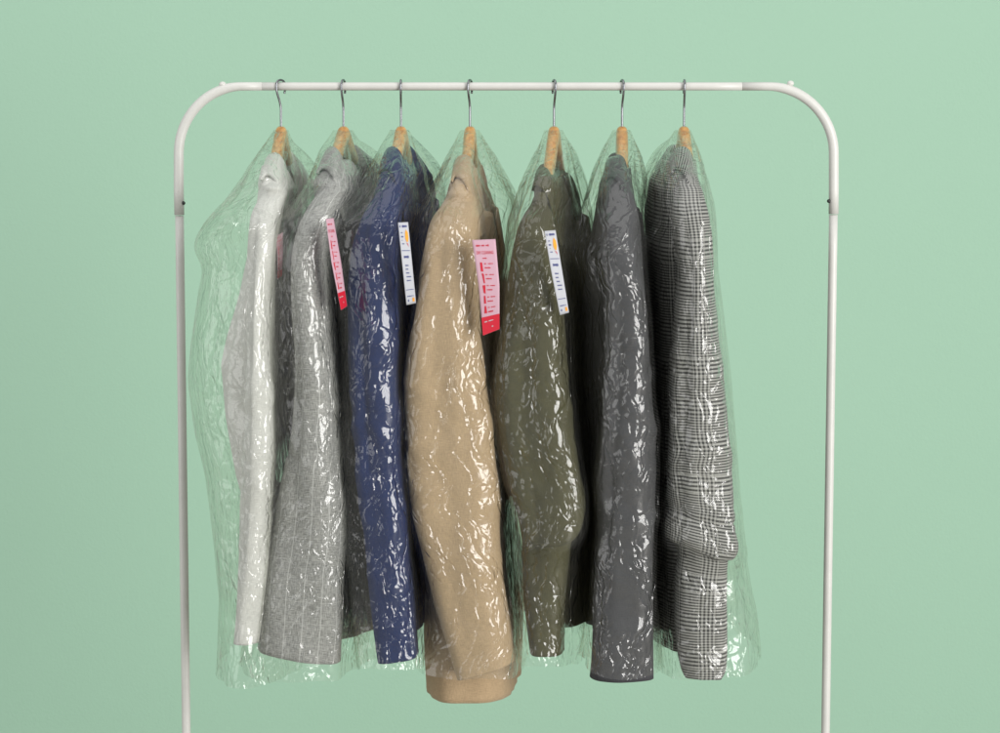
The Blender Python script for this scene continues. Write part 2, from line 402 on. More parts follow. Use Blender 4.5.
# pixel outlines: 'S' sleeve (py, left, right), 'BL'/'BR' edges of the body, 'FL'/'FR' edges of the bag
J = [
 dict(kind='cream', hx=281, r=4, hy=35, collar=156, dz=0.0, hem=628, cuff=(0.0, 0.0),
  name='light cream linen jacket, the palest one, leftmost on the rack',
  bag='clear bag with a loose crumpled corner over the cream jacket at the left end',
  hang='wooden hanger under the cream jacket at the left end of the rail',
  S=[(200,258,285),(212,253,283),(228,251,280),(260,249,276),(300,249,273),(350,249,274),(400,248,275),(450,246,276),(500,243,273),(550,241,270),(600,236,267),(640,233,263)],
  BL=[(160,266),(190,252),(230,245),(260,238),(300,229),(370,214),(420,219),(480,229),(530,243),(580,250),(660,250)],
  BR=[(160,284),(190,290),(230,285),(300,280),(500,282),(660,284)],
  FL=[(128,275),(140,269),(155,261),(190,244),(215,222),(240,203),(262,212),(280,208),(330,200),(370,196),(420,203),(460,214),(520,222),(580,228),(640,231),(695,232)],
  FR=[(128,288),(160,292),(190,297),(230,300),(300,300),(500,300),(600,306),(695,318)], fb=690, corner=(238,-16)),
 dict(kind='grey', hx=343.5, r=11, hy=3, collar=150, dz=0.0, hem=640, cuff=(0.0, 12/82),
  name='grey jacket with white pinstripes, between the cream and navy jackets',
  bag='clear bag over the grey pinstriped jacket, second from the left',
  hang='wooden hanger under the grey pinstriped jacket',
  S=[(196,318,345),(208,310,342),(228,303,335),(260,298,327),(300,298,328),(350,298,334),(400,296,338),(450,291,341),(500,283,344),(550,275,345),(600,266,344),(655,257,341)],
  BL=[(155,332),(200,314),(230,300),(270,282),(330,275),(400,277),(450,282),(480,289),(550,292),(660,295)],
  BR=[(155,350),(165,354),(200,356),(300,344),(400,346),(500,352),(600,358),(660,361)],
  FL=[(128,334),(160,322),(190,307),(215,292),(240,279),(270,274),(340,274),(420,276),(520,266),(640,256),(690,255)],
  FR=[(128,352),(140,358),(165,367),(190,376),(220,374),(300,358),(400,356),(500,360),(600,368),(690,378)], fb=682, corner=(243,-8)),
 dict(kind='navy', hx=401, r=7, hy=-8, collar=150, dz=0.0, hem=632, cuff=(0.0, -6/42),
  name='dark navy blue jacket with three buttons on its cuff',
  bag='clear bag with bright crinkles over the navy blue jacket',
  hang='wooden hanger under the navy blue jacket',
  S=[(196,376,402),(206,368,401),(225,361,400),(260,353,400),(330,351,402),(400,352,403),(450,354,404),(510,360,408),(560,366,413),(600,371,417),(656,379,421)],
  BL=[(155,388),(180,380),(215,360),(250,348),(300,344),(420,346),(500,352),(560,362),(620,376),(660,382)],
  BR=[(155,407),(180,412),(220,414),(300,414),(400,415),(500,419),(660,420)],
  FL=[(128,391),(150,380),(175,366),(195,352),(212,338),(235,336),(270,343),(330,346),(420,344),(520,350),(600,360),(680,376)],
  FR=[(128,408),(150,418),(175,430),(205,436),(240,428),(300,420),(420,420),(520,422),(680,426)], fb=672, corner=(214,-8)),
 dict(kind='beige', hx=470, r=3.5, hy=14, collar=158, dz=0.004, hem=704, cuff=(0.0, -18/55),
  name='camel beige coat, the longest garment, hanging below its bag in the middle',
  bag='clear bag over the camel beige coat in the middle of the rail',
  hang='wooden hanger under the camel beige coat',
  S=[(206,441,478),(218,433,481),(235,427,481),(270,422,479),(310,416,479),(370,407,483),(420,406,489),(490,410,496),(560,424,502),(600,434,507),(640,446,512),(668,455,515)],
  BL=[(160,456),(180,447),(220,434),(300,417),(380,408),(450,411),(560,418),(715,419)],
  BR=[(160,476),(180,480),(235,489),(300,496),(400,501),(500,507),(600,512),(715,513)],
  FL=[(128,461),(150,453),(170,444),(195,431),(225,415),(245,411),(262,420),(330,410),(400,403),(500,407),(570,415),(690,416)],
  FR=[(128,478),(150,488),(175,501),(200,514),(225,517),(270,511),(330,504),(420,500),(520,506),(600,513),(690,519)], fb=676, corner=(241,-6)),
 dict(kind='olive', hx=554, r=7, hy=-20, collar=167, dz=0.006, hem=628, cuff=(0.0, 0.0),
  name='olive green jacket with a bent sleeve, between the beige coat and charcoal jacket',
  bag='clear bag with a torn ragged hem over the olive green jacket',
  hang='wooden hanger under the olive green jacket',
  S=[(212,526,556),(224,521,558),(245,516,559),(290,510,561),(340,502,564),(385,497,567),(430,501,573),(480,510,580),(512,518,584),(532,523,581),(541,524,576),(541,524,573),(546,523,571),(570,524,567),(610,525,564),(651,528,562)],
  FO=[0,0,0,0,0,0,0,.003,.006,.006,.003,-.002,-.005,-.008,-.006,-.006],
  TI=[0,0,0,0,0,0,0,-3,-9,-14,-16,-16,-13,-6,0,0],
  BL=[(175,543),(200,536),(230,525),(300,508),(400,499),(480,508),(560,519),(660,524)],
  BR=[(175,560),(200,567),(250,573),(300,575),(400,578),(500,586),(560,590),(660,590)],
  FL=[(128,545),(150,538),(180,524),(215,514),(250,508),(290,499),(345,491),(400,494),(470,504),(560,512),(665,516)],
  FR=[(128,562),(150,571),(175,577),(200,583),(260,580),(400,584),(560,590),(665,590)], fb=672, corner=(222,-8)),
 dict(kind='charcoal', hx=622, r=1.5, hy=-14, collar=158, dz=0.004, hem=640, cuff=(0.0, 0.0),
  name='charcoal grey jacket, second from the right end',
  bag='clear bag with a sharp diamond fold over the charcoal grey jacket',
  hang='wooden hanger under the charcoal grey jacket',
  S=[(198,606,634),(210,602,637),(228,602,639),(270,603,642),(300,604,645),(350,603,649),(420,600,651),(500,595,653),(600,592,654),(676,589,654)],
  BL=[(160,612),(190,601),(230,595),(300,583),(360,581),(430,587),(500,595),(660,598)],
  BR=[(160,632),(190,637),(250,642),(350,649),(500,651),(660,652)],
  FL=[(128,614),(150,602),(170,592),(200,584),(228,577),(250,562),(268,566),(300,575),(370,574),(450,580),(560,587),(690,588)],
  FR=[(128,630),(150,636),(175,641),(220,644),(280,648),(340,655),(420,656),(560,658),(690,658)], fb=678, corner=(251,-10)),
 dict(kind='glen', hx=684, r=-2.5, hy=2, collar=150, dz=0.0, hem=652, cuff=(0.0, 0.0),
  name='black and white glen check jacket with a folded sleeve, rightmost on the rack',
  bag='clear bag flaring out below the glen check jacket at the right end',
  hang='wooden hanger under the glen check jacket at the right end of the rail',
  S=[(190,676,702),(203,673,705),(225,672,707),(270,677,709),(310,675,713),(350,672,717),(400,669,723),(450,667,728),(490,666,732),(508,667,733),(517,668,732),(522,666,735),(532,663,738),(542,664,737),(548,668,732),(547,673,727),(554,675,727),(580,674,727),(620,676,727),(650,679,727),(668,683,725),(674,686,722)],
  FO=[0,0,0,0,0,0,0,0,0,.002,.000,.003,.007,.006,.000,-.006,-.008,-.007,-.004,-.002,-.002,-.002],
  TI=[0,0,0,0,0,0,0,0,4,12,17,17,18,17,17,14,10,4,0,0,0,0],
  BL=[(155,672),(190,664),(230,660),(300,659),(400,662),(500,660),(600,657),(670,658)],
  BR=[(155,692),(190,700),(250,704),(400,712),(600,722),(670,722)],
  FL=[(128,676),(145,668),(180,655),(210,649),(240,645),(300,650),(370,655),(430,662),(520,664),(590,668),(690,676)],
  FR=[(128,690),(140,694),(165,701),(200,707),(260,712),(320,719),(380,726),(470,733),(550,741),(600,750),(640,753),(690,746)], fb=683, corner=(245,-8)),
]

def drop(s):
    s = abs(s)
    return 0.135 * (1 - math.exp(-math.sqrt(s * s + 1e-4) / 0.125)) - 0.135 * (1 - math.exp(-0.01 / 0.125))

class Frame:
    def __init__(self, j):
        self.X0 = at(j['hx'], 127, 0)[0]; self.r = rad(j['r'])
        self.c, self.s = math.cos(self.r), math.sin(self.r)
        self.zt = at(j['hx'], 126, 0)[2]                                  # crown of the wooden hanger
    def W(self, e, s, z):
        e, s, z = np.broadcast_arrays(e, s, z)
        return np.stack([self.X0 + e * self.c - s * self.s, -e * self.s - s * self.c, z], -1)
    def E(self, px, py, s):
        p = at(px, py, -s)
        return (p[0] - self.X0 + s * self.s) / self.c, p[2]
    def table(self, lst, s):
        a = np.array([self.E(x, y, s) for y, x in lst]); o = np.argsort(a[:, 1])
        return a[o, 1], a[o, 0]

def sup(phi, e0, s0, a, b, p):
    """support function of a superellipse centred at (e0, s0)"""
    q = p / (p - 1.0)
    c, s = np.cos(phi), np.sin(phi)
    return e0 * c + s0 * s + (np.abs(a * c) ** q + np.abs(b * s) ** q) ** (1 / q)

def hull_ring(h, M, n=720):
    phi = np.linspace(0, 2 * np.pi, n, endpoint=False) - np.pi / 2        # starts at the far side
    H = np.max(h(phi), axis=0)
    k = np.array([1, 2, 3, 2, 1.]); k /= k.sum()
    H = sum(w * np.roll(H, i - 2) for i, w in enumerate(k))
    dH = (np.roll(H, -1) - np.roll(H, 1)) / (4 * np.pi / n)
    x = H * np.cos(phi) - dH * np.sin(phi); y = H * np.sin(phi) + dH * np.cos(phi)
    q = np.stack([x, y], 1); q2 = np.concatenate([q, q[:1]])
    L = np.concatenate([[0], np.cumsum(np.linalg.norm(np.diff(q2, axis=0), axis=1))])
    t = np.linspace(0, L[-1], M, endpoint=False)
    return np.stack([np.interp(t, L, q2[:, 0]), np.interp(t, L, q2[:, 1])], 1)

def crumple(A, eps_u, eps_v, iters, seed, k_anchor, lo, n0=0.0015):
    """film grown longer than the shape it hugs buckles into creases: position based dynamics on the grid"""
    N, M = A.shape[:2]
    nrm = grid_normals(A)
    rng = np.random.default_rng(seed)
    P = A + nrm * (vnoise(A * 28, seed)[..., None] * n0 + rng.normal(0, 0.0002, (N, M, 1)))
    R = lambda X, a, b: np.roll(X[a:], b, 1) if b else X[a:]
    fam = []
    for a, b in ((0, 1), (1, 0), (1, 1), (1, -1)):
        d0 = np.linalg.norm(np.roll(A, -b, 1)[a:] - A[:N - a], axis=2)
        e = {(0, 1): eps_u, (1, 0): eps_v}.get((a, b), (eps_u + eps_v) / 2)[:N - a]
        fam.append((a, b, d0 * (1 + e)))
    for a, b in ((0, 2), (2, 0), (0, 5), (5, 0), (0, 9), (9, 0)):
        d0 = np.linalg.norm(np.roll(A, -b, 1)[a:] - A[:N - a], axis=2)
        e = eps_u if b else eps_v
        fam.append((a, b, d0 * (1 + e[:N - a])))
    for it in range(iters):
        dl = np.zeros_like(P)
        for n, (a, b, l0) in enumerate(fam):
            df = np.roll(P, -b, 1)[a:] - P[:N - a]
            ln = np.linalg.norm(df, axis=2) + 1e-9
            w = 0.25 if n < 4 else 0.08
            cor = (w * 0.5 * (ln - l0) / ln)[..., None] * df
            dl[:N - a] += cor
            back = np.zeros_like(P); back[a:] = cor
            dl -= np.roll(back, b, 1)
        P = P + dl
        off = P - A
        hn = (off * nrm).sum(2, keepdims=True)
        tn = off - hn * nrm
        hn2 = np.maximum(hn * (1 - k_anchor[..., None]), lo)
        P = A + hn2 * nrm + tn * 0.985
        P[0] = A[0]
    for _ in range(2):
        Q = 0.5 * P + 0.25 * (np.roll(P, 1, 1) + np.roll(P, -1, 1))
        P[1:-1] = 0.5 * Q[1:-1] + 0.25 * (Q[:-2] + Q[2:])
    return P

GAR = 'jackets hanging on the rack'; BAGS = 'plastic garment bags on the rack'; HNG = 'wooden hangers on the rail'
for ji, j in enumerate(J):
    fr = Frame(j); seed = 11 * (ji + 1)
    # ---------------------------------------------------------- hanger
    hg = empty('wooden_hanger', (fr.X0, 0, fr.zt)); tag(hg, j['hang'], 'hanger', HNG)
    S_ = np.linspace(-0.148, 0.148, 57); rings = []
    ph = np.linspace(0, 2 * np.pi, 20, endpoint=False)
    for s in S_:
        w = 0.0088 - 0.002 * (abs(s) / 0.15) ** 2
        hh = 0.0135 - 0.003 * (abs(s) / 0.2)
        k = min(1.0, (0.1495 - abs(s)) / 0.012) ** 0.5
        ce, se = np.cos(ph), np.sin(ph)
        e = w * k * np.sign(ce) * np.abs(ce) ** 0.75
        z = fr.zt - 0.0135 - drop(s) + hh * k * np.sign(se) * np.abs(se) ** 0.75
        rings.append(fr.W(e, s, z))
    put('arm', grid_mesh('arm', np.array(rings), True, None, (True, True)), WOOD, hg)
    hyaw = fr.r + rad(j['hy'])
    zrail = at(500, 86.2, 0)[2]; zk = fr.zt - zrail
    prof = [(0, zk - 0.012), (0, zk * 0.75), (0, zk * 0.55), (0.0025, zk * 0.38), (0.0065, -0.013), (0.0088, -0.006), (0.0094, 0), (0.0086, 0.0048),
            (0.0055, 0.0082), (0, 0.0093), (-0.0055, 0.0082), (-0.0086, 0.0048), (-0.0094, 0), (-0.0092, -0.006), (-0.0078, -0.0105)]
    prof = catmull(prof, 50)
    tube('hook', [(fr.X0 - math.sin(hyaw) * s, -math.cos(hyaw) * s, zrail + z) for s, z in prof], 0.0017, STEEL, hg, 10)
    # ---------------------------------------------------------- tables in the garment's own frame
    zc = at(j['hx'], j['collar'], -0.065)[2]                           # top of the collar beside the neck
    z_neck = min(fr.zt - drop(0.055) - 0.004 - j['dz'], zc - 0.014)
    z_hem = at(470, j['hem'], -0.165)[2]
    def b_of(z):
        d_ = fr.zt + 0.010 - j['dz'] - z                               # depth of the shoulder line below the crown
        dd = np.array([drop(s) for s in np.linspace(0, 0.2, 60)])
        return np.interp(d_, dd, np.linspace(0, 0.2, 60))
    def btable(lst, w):
        a = []
        for y, x in lst:
            z_ = at(x, y, -0.1)[2]
            a.append(fr.E(x, y, min(0.16, 0.8 * float(b_of(z_)) + 0.02)))
        a = np.array(a)
        top_ = a[:, 1] > fr.zt - 0.15
        a[top_, 0] = np.minimum(a[top_, 0], -w) if w > 0 else np.maximum(a[top_, 0], -w)
        o = np.argsort(a[:, 1]); return a[o, 1], a[o, 0]
    bl = btable(j['BL'], 0.021); br = btable([(y, x - (3 if y < 245 else 0)) for y, x in j['BR']], -0.014)
    eBL = lambda z: np.interp(z, *bl)
    eBR = lambda z: np.interp(z, *br)
    # ---------------------------------------------------------- jacket body
    jk = empty('jacket', (fr.X0, 0, z_hem)); tag(jk, j['name'], 'jacket', GAR)
    fab = FAB[j['kind']]; CL = []
    zs = np.concatenate([np.linspace(z_neck, fr.zt - 0.115 - j['dz'], 16), np.linspace(fr.zt - 0.125 - j['dz'], z_hem, 84)])
    rings = []
    MB = 150
    for z in zs:
        l, rr = float(eBL(z)), float(eBR(z)); b = max(0.03, float(b_of(z)))
        t = (fr.zt - z) / (fr.zt - z_hem)
        b = min(b, 0.165)
        rg = hull_ring(lambda f: np.array([sup(f, (l + rr) / 2, 0, (rr - l) / 2, b, 2.7)]), MB)
        sv = np.interp(zc - z, [0, 0.09, 0.30, 0.36], [0.060, 0.050, 0.014, 0.0])
        if sv > 0.001:                                                   # the neckline stands open down to the first button
            k_ = np.clip((sv - np.abs(rg[:, 1])) / 0.012 + 0.3, 0, 1); k_ = k_ * k_ * (3 - 2 * k_)
            rg[:, 0] = np.minimum(rg[:, 0], rg[:, 0] + (l + 0.010 - rg[:, 0]) * k_)
        rings.append(rg)
    R_ = np.array(rings); A = fr.W(R_[..., 0], R_[..., 1], zs[:, None])
    n_ = grid_normals(A)
    tt = np.clip((zs[0] - zs) / 0.25, 0, 1)[:, None]
    q = np.stack([A[..., 0] * 22, A[..., 1] * 22, A[..., 2] * 4.5], -1)
    A = A + n_ * ((vnoise(q, seed) * 0.006 + vnoise(q * 2.1, seed + 1) * 0.0025) * tt)[..., None]
    CL.append(A)
    bo = put('body', grid_mesh('body', A, True, arc_uv(A), (False, False)), fab, jk)
    so = bo.modifiers.new('thickness', 'SOLIDIFY'); so.thickness = 0.003; so.offset = -1
    # ---------------------------------------------------------- sleeves
    keys = []
    nS = len(j['S'])
    FO = j.get('FO', [0] * nS); TI = j.get('TI', [0] * nS)
    z0 = None
    for k, (py, xl, xr) in enumerate(j['S']):
        t = min(1.0, max(0, (py - j['S'][0][0]) / (j['S'][-1][0] - j['S'][0][0])))
        hs = np.interp(t, [0, 0.025, 0.06, 0.12, 0.2, 0.45, 0.7, 1], [0.030, 0.036, 0.044, 0.052, 0.056, 0.056, 0.050, 0.045])
        cs = np.interp(t, [0, 0.06, 0.2, 0.5, 1], [0.160, 0.184, 0.196, 0.200, 0.196]) + FO[k]
        l, z = fr.E(xl, py, cs); r2, _ = fr.E(xr, py, cs)
        keys.append((z, l, r2, cs, hs, TI[k] * 0.00145 / max(1e-3, r2 - l)))
    py, xl, xr = j['S'][0]; w_ = xr - xl
    head = []
    for dy, nar, hs in ((-20, 0.30, 0.022), (-13, 0.17, 0.028), (-6, 0.06, 0.031)):
        s_ = 0.12
        for _ in range(6):
            z_ = at(xl, py + dy, -s_)[2]; s_ = 0.5 * s_ + 0.5 * min(0.178, float(b_of(z_)) - 0.002 + (dy + 20) * 0.0003)
        l, z = fr.E(xl + nar * w_, py + dy, s_); r2, _ = fr.E(xr - nar * w_, py + dy, s_)
        head.append((z, l, r2, s_ - hs, hs, 0))
    keys = head + keys
    K = catmull(keys, 130)
    MS = 110
    PH = np.linspace(0, 2 * np.pi, MS, endpoint=False) - np.pi / 2
    def sleeve(sign):
        E_ = (K[:, 1:2] + K[:, 2:3]) / 2; a = (K[:, 2:3] - K[:, 1:2]) / 2
        c_, s_ = np.cos(PH)[None], np.sin(PH)[None]
        e = E_ + a * np.sign(c_) * np.abs(c_) ** 0.82
        s = K[:, 3:4] + K[:, 4:5] * np.sign(s_) * np.abs(s_) ** 0.82
        tz = np.clip((K[:, 0] - K[0, 0]) / (K[-1, 0] - K[0, 0]), 0, 1)[:, None]
        z = K[:, 0:1] - (e - E_) * K[:, 5:6] - (e - E_) * j['cuff'][1] * np.clip((tz - 0.75) / 0.25, 0, 1)
        P = fr.W(e, s, z)
        n = grid_normals(P)
        w = np.clip(tz / 0.12, 0, 1)
        q = np.stack([e * 20 + sign, s * 20, z * 5.0 + e * 8], -1)
        d = vnoise(q, seed + 3) * 0.0055 + vnoise(q * 2.3, seed + 4) * 0.0022
        q2 = np.stack([e * 16 + z * 14, s * 14 - z * 5, z * 11 - e * 9], -1)
        d += np.maximum(0, ridged(q2, seed + 5) - 0.35) * 0.006 * np.exp(-((tz - 0.55) / 0.25) ** 2)
        # the long soft hollow between the back and front halves of a sleeve
        g = np.angle(np.exp(1j * (PH[None] - (np.pi / 2 + 0.35 + 0.25 * np.sin(3 * tz + ji)))))
        d -= 0.010 * np.exp(-(g / 0.30) ** 2) * np.exp(-((tz - 0.42) / 0.3) ** 2)
        P = P + n * (d * w)[..., None]
        if sign < 0:
            L_ = P - np.array([fr.X0, 0, 0])
            ee = L_[..., 0] * fr.c - L_[..., 1] * fr.s; ss = -L_[..., 0] * fr.s - L_[..., 1] * fr.c
            P = fr.W(ee, -ss, P[..., 2])[:, ::-1]
        CL.append(P)
        o = put('sleeve', grid_mesh('sleeve', P, True, arc_uv(P), (True, False)), fab, jk)
        m_ = o.modifiers.new('thickness', 'SOLIDIFY'); m_.thickness = 0.0025; m_.offset = -1
        # dark lining seen up the cuff
        Q = P[-14:-2]; Q = Q + (Q.mean(1, keepdims=True) - Q) * 0.12
        put('lining', grid_mesh('lining', Q, True, None, (True, False)), LINING, o)
        return o
    sl = sleeve(1); sleeve(-1)
    # ---------------------------------------------------------- collar and lapels
    EDGE = [(-15, 24), (-11.5, 19), (-5.5, 21), (1, 31), (6, 48), (8.5, 64), (13.5, 79)]     # the falling edge, px from the hanger
    TOPL = [(-13.5, 5, .035), (-9, -1, .052), (-1, -2, .064), (5, 5, .064), (9, 19, .060), (12.5, 42, .056), (17, 77, .052)]
    def shoulder_s(e, z):
        l, r2, b = float(eBL(z)), float(eBR(z)), max(0.03, float(b_of(z)))
        x = min(0.98, abs(e - (l + r2) / 2) / ((r2 - l) / 2))
        return min(b, 0.165) * (1 - x ** 2.7) ** (1 / 2.7)
    sh_ = -0.075 * fr.s / 0.00145
    ed, tp = [], []
    for ie, (dx, dy) in enumerate(EDGE):
        s_ = 0.08; off_ = (0.009, 0.009, 0.009, 0.012, 0.017, 0.022, 0.024)[ie]
        for _ in range(6):
            e_, z_ = fr.E(j['hx'] + sh_ + dx, j['collar'] + dy, s_); s_ = 0.5 * s_ + 0.5 * (shoulder_s(e_, z_) + off_)
        ed.append((e_, s_, z_))
    for (dx, dy, s_) in TOPL:
        e_, z_ = fr.E(j['hx'] + sh_ * s_ / 0.075 + dx, j['collar'] + dy, s_); tp.append((e_, s_, z_))
    ed.insert(0, (ed[0][0] + 0.002, 0.012, ed[0][2] + 0.004)); ed.insert(0, (ed[0][0] + 0.002, -0.002, ed[0][2] + 0.001))
    tp.insert(0, (tp[0][0], 0.014, tp[0][2])); tp.insert(0, (tp[0][0], -0.002, tp[0][2]))
    ed, tp = catmull(ed, 44), catmull(tp, 44)
    cen = np.array([0.0, 0.0, 0.0])
    def collar_strip(side):
        rows = []
        for k in range(44):
            T_, E2 = tp[k], ed[k]
            row = []
            inn = T_.copy(); inn[:2] *= 0.80
            for g in (0, 0.35, 0.7, 0.92): row.append(inn + (T_ - inn) * g ** 1.5 + np.array([0, 0, -0.026 * (1 - g)]))
            for g in np.linspace(0, 1, 12):
                p_ = T_ + (E2 - T_) * g
                out = np.array([0.5 * k / 44, 1.0, 0.35]) * 0.003 * math.sin(math.pi * g)
                row.append(p_ + out)
            rows.append(row)
        R = np.array(rows)
        P = fr.W(R[..., 0], R[..., 1] * side, R[..., 2])
        if side < 0: P = P[:, ::-1]
        CL.append(P)
        o = put('collar', grid_mesh('collar', P, False, arc_uv(P, False), (False, False)), fab, jk)
        m_ = o.modifiers.new('thickness', 'SOLIDIFY'); m_.thickness = 0.004; m_.offset = 0
    def lapel(side):
        n = 34; rows = []
        for k in range(n):
            t = k / (n - 1)
            z = zc - 0.085 - 0.30 * t
            er_ = float(eBR(z)); b = float(b_of(z + 0.01))
            wdt = 0.055 * math.sin(min(1, 0.25 + t * 1.1) * math.pi) ** 0.6 * (1 - t) ** 0.35 + 0.004
            s0 = 0.052 * (1 - t) + 0.008 * t
            row = []
            for g in np.linspace(0, 1, 8):
                row.append((er_ + 0.004 + 0.006 * math.sin(g * math.pi) - 0.02 * g * g * (1 - t), side * (s0 + wdt * g), z + 0.012 * g))
            rows.append(row)
        R = np.array(rows); P = fr.W(R[..., 0], R[..., 1], R[..., 2])
        if side < 0: P = P[:, ::-1]
        CL.append(P)
        o = put('lapel', grid_mesh('lapel', P, False, arc_uv(P, False), (False, False)), fab, jk)
        m_ = o.modifiers.new('thickness', 'SOLIDIFY'); m_.thickness = 0.003; m_.offset = 0
    for side in (1, -1):
        collar_strip(side); lapel(side)
    if j['kind'] == 'navy':
        for px, py in ((384.5, 608), (386.5, 622), (388, 637)):
            p = at(px, py, -0.243)
            ball('button', p, 0.0068, BUTTON, sl, (1, 0.45, 1))
    # ---------------------------------------------------------- garment bag
    flt = fr.table(j['FL'], 0.0); frt = fr.table(j['FR'], 0.0)
    zT = at(j['hx'], 130, 0)[2]; zB = at(470, j['fb'], -0.26)[2]
    N_ = 200; MM = 300
    zs = zT - (zT - zB) * np.linspace(0, 1, N_) ** 1.0
    LV = np.concatenate([c.reshape(-1, 3) for c in CL])
    LV = np.stack([(LV[:, 0] - fr.X0) * fr.c - LV[:, 1] * fr.s, -(LV[:, 0] - fr.X0) * fr.s - LV[:, 1] * fr.c, LV[:, 2]], 1)
    DIST = []; HG = []; PH2 = np.linspace(0, 2 * np.pi, 360, endpoint=False); CUFF = K[-1, 0]
    ZMIN, ZMAX = LV[:, 2].min() + 0.012, LV[:, 2].max()
    zh0 = fr.zt
    rings = []
    for z in zs:
        dpt = zT - z
        l, rr = float(np.interp(z, *flt)), float(np.interp(z, *frt))
        b = 0.013 + 0.225 * min(1, (dpt / 0.125)) ** 0.95
        a = (rr - l) / 2
        a = math.sqrt(max(a * a - (b * fr.s) ** 2, (a * 0.45) ** 2))
        sh = [(0.5 * (l + rr), 0.0, max(0.009, a), b, 2.3)]
        zq = min(max(z, ZMIN), ZMAX) if z < ZMAX + 0.004 else None
        pts = None
        if zq is not None:
            i = (np.abs(LV[:, 2] - zq) < 0.012) | ((LV[:, 2] < CUFF + 0.035) & (LV[:, 2] > zq - 0.012) & (zq < CUFF + 0.035)) | ((zq < CUFF) & (LV[:, 2] < CUFF + 0.03) & (LV[:, 2] > ZMIN))
            pts = LV[i, :2]
        if j['corner']:
            pyc, dx = j['corner']
            ce, cz = fr.E(np.interp(pyc, [p_[0] for p_ in j['FL']], [p_[1] for p_ in j['FL']]), pyc, 0.16)
            ce_, cz_ = ce, cz
            if z > cz - 0.05:
                up = (z - cz)
                k_ = min(1.0, up / (zT - 0.004 - cz)) if up > 0 else -up / 0.05
                te, ts = (0.5 * (l + rr), 0.0) if up > 0 else (l + 0.01, 0.1)
                k_ = k_ ** 0.8
                sh.append((ce + 0.002 + (te - ce) * k_, 0.16 + (ts - 0.16) * k_, 0.006, 0.006, 2))
        def hh(f):
            H = [sup(f, *q) for q in sh]
            if pts is not None and len(pts):
                H.append((np.cos(f)[:, None] * pts[None, :, 0] + np.sin(f)[:, None] * pts[None, :, 1]).max(1) + 0.0055)
            return np.array(H)
        rg = hull_ring(hh, MM); rings.append(rg)
        if pts is not None and len(pts):
            dd_ = np.sqrt(((rg[:, None] - pts[None, ::2]) ** 2).sum(2).min(1))
        else: dd_ = np.full(MM, 0.05)
        DIST.append(dd_)
        HG.append((np.cos(PH2)[:, None] * pts[None, :, 0] + np.sin(PH2)[:, None] * pts[None, :, 1]).max(1) + 0.005 if pts is not None and len(pts) else None)
    R_ = np.array(rings)
    # a stretched film spans hollows down its length too: only smooth outwards
    for _ in range(10):
        S2 = R_.copy(); S2[1:-1] = 0.25 * R_[:-2] + 0.5 * R_[1:-1] + 0.25 * R_[2:]
        nr = R_ - R_.mean(1, keepdims=True); nr /= np.linalg.norm(nr, axis=2, keepdims=True) + 1e-9
        d_ = ((S2 - R_) * nr).sum(2, keepdims=True)
        R_ = S2 - nr * np.minimum(d_, 0) * 0.7
    NV = np.stack([np.cos(PH2), np.sin(PH2)], 1)
    for k, H_ in enumerate(HG):
        if H_ is None: continue
        gap = H_[None] - R_[k] @ NV.T                                    # > 0 on every side: inside the garment's outline
        m_ = gap.argmin(1); d_ = gap[np.arange(MM), m_]
        R_[k] += NV[m_] * np.maximum(d_, 0)[:, None]
    tl = np.linspace(0, 1, N_)[:, None]
    jj_ = np.arange(MM)[None] / MM
    ang = jj_ * 2 * np.pi
    cir = lambda k, m, sd: vnoise(np.stack(np.broadcast_arrays(np.cos(ang) * k + 0 * tl, np.sin(ang) * k + 0 * tl, tl * m + seed + sd), -1), seed + sd)
    hemw = cir(1.5, 0, 1) + 0.35 * cir(4.5, 0, 2)
    zz = zs[:, None] + hemw * (0.012 if j['kind'] != 'olive' else 0.030) * tl ** 8
    A = fr.W(R_[..., 0], R_[..., 1], zz)
    n_ = grid_normals(A)
    # gathered pleats that run out from the neck of the hanger, and loose folds near the hem
    wt = np.exp(-((tl - 0.10) / 0.11) ** 2) * np.clip(tl / 0.05, 0, 1)
    plt = cir(2.6, 1.6, 3) * 0.010 + cir(5.5, 1.8, 4) * 0.004
    wb = np.clip((tl - 0.86) / 0.14, 0, 1)
    fld = (1 - 2 * np.abs(cir(3.5, 1.5, 5))) * 0.006 + cir(1.5, 1, 6) * 0.006
    A = A + n_ * (np.maximum(plt, -0.003) * wt + np.maximum(fld, -0.002) * wb)[..., None]
    nz = lambda f, sd: vnoise(A * f, seed + sd)
    top = np.exp(-((tl - 0.10) / 0.14) ** 2)
    loose = np.clip((np.array(DIST) - 0.012) / 0.022, 0, 1)
    patch = np.clip(nz(7, 20) * 1.6 + 0.2, 0, 1)
    eu = 0.003 + 0.007 * top + (0.006 + 0.020 * patch) * loose + 0.006 * patch + 0.022 * wb
    ev = 0.003 + 0.007 * np.clip(nz(8, 21) * 1.5, 0, 1) + 0.014 * loose * np.clip(nz(6, 23) * 1.5 + 0.3, 0, 1) + 0.015 * wb
    if j['corner']:
        cw = fr.W(*[np.array(q) for q in (ce_, 0.15, cz_)])
        wad = np.exp(-(np.linalg.norm(A - cw, axis=2) / 0.055) ** 2)
        eu = eu + 0.05 * wad; ev = ev + 0.045 * wad; loose = np.maximum(loose, wad)
    ka = 0.035 - 0.022 * loose - 0.008 * top
    P = crumple(A, eu, ev, 220, seed, np.clip(ka, 0.006, 0.12), -0.002 - 0.010 * loose[..., None])
    me = grid_mesh('garment_bag', P, True, arc_uv(A))
    bag = put('garment_bag', me, film('clear_film', seed=ji * 0.37, fine=1.25), None)
    tag(bag, j['bag'], 'garment bag', BAGS)

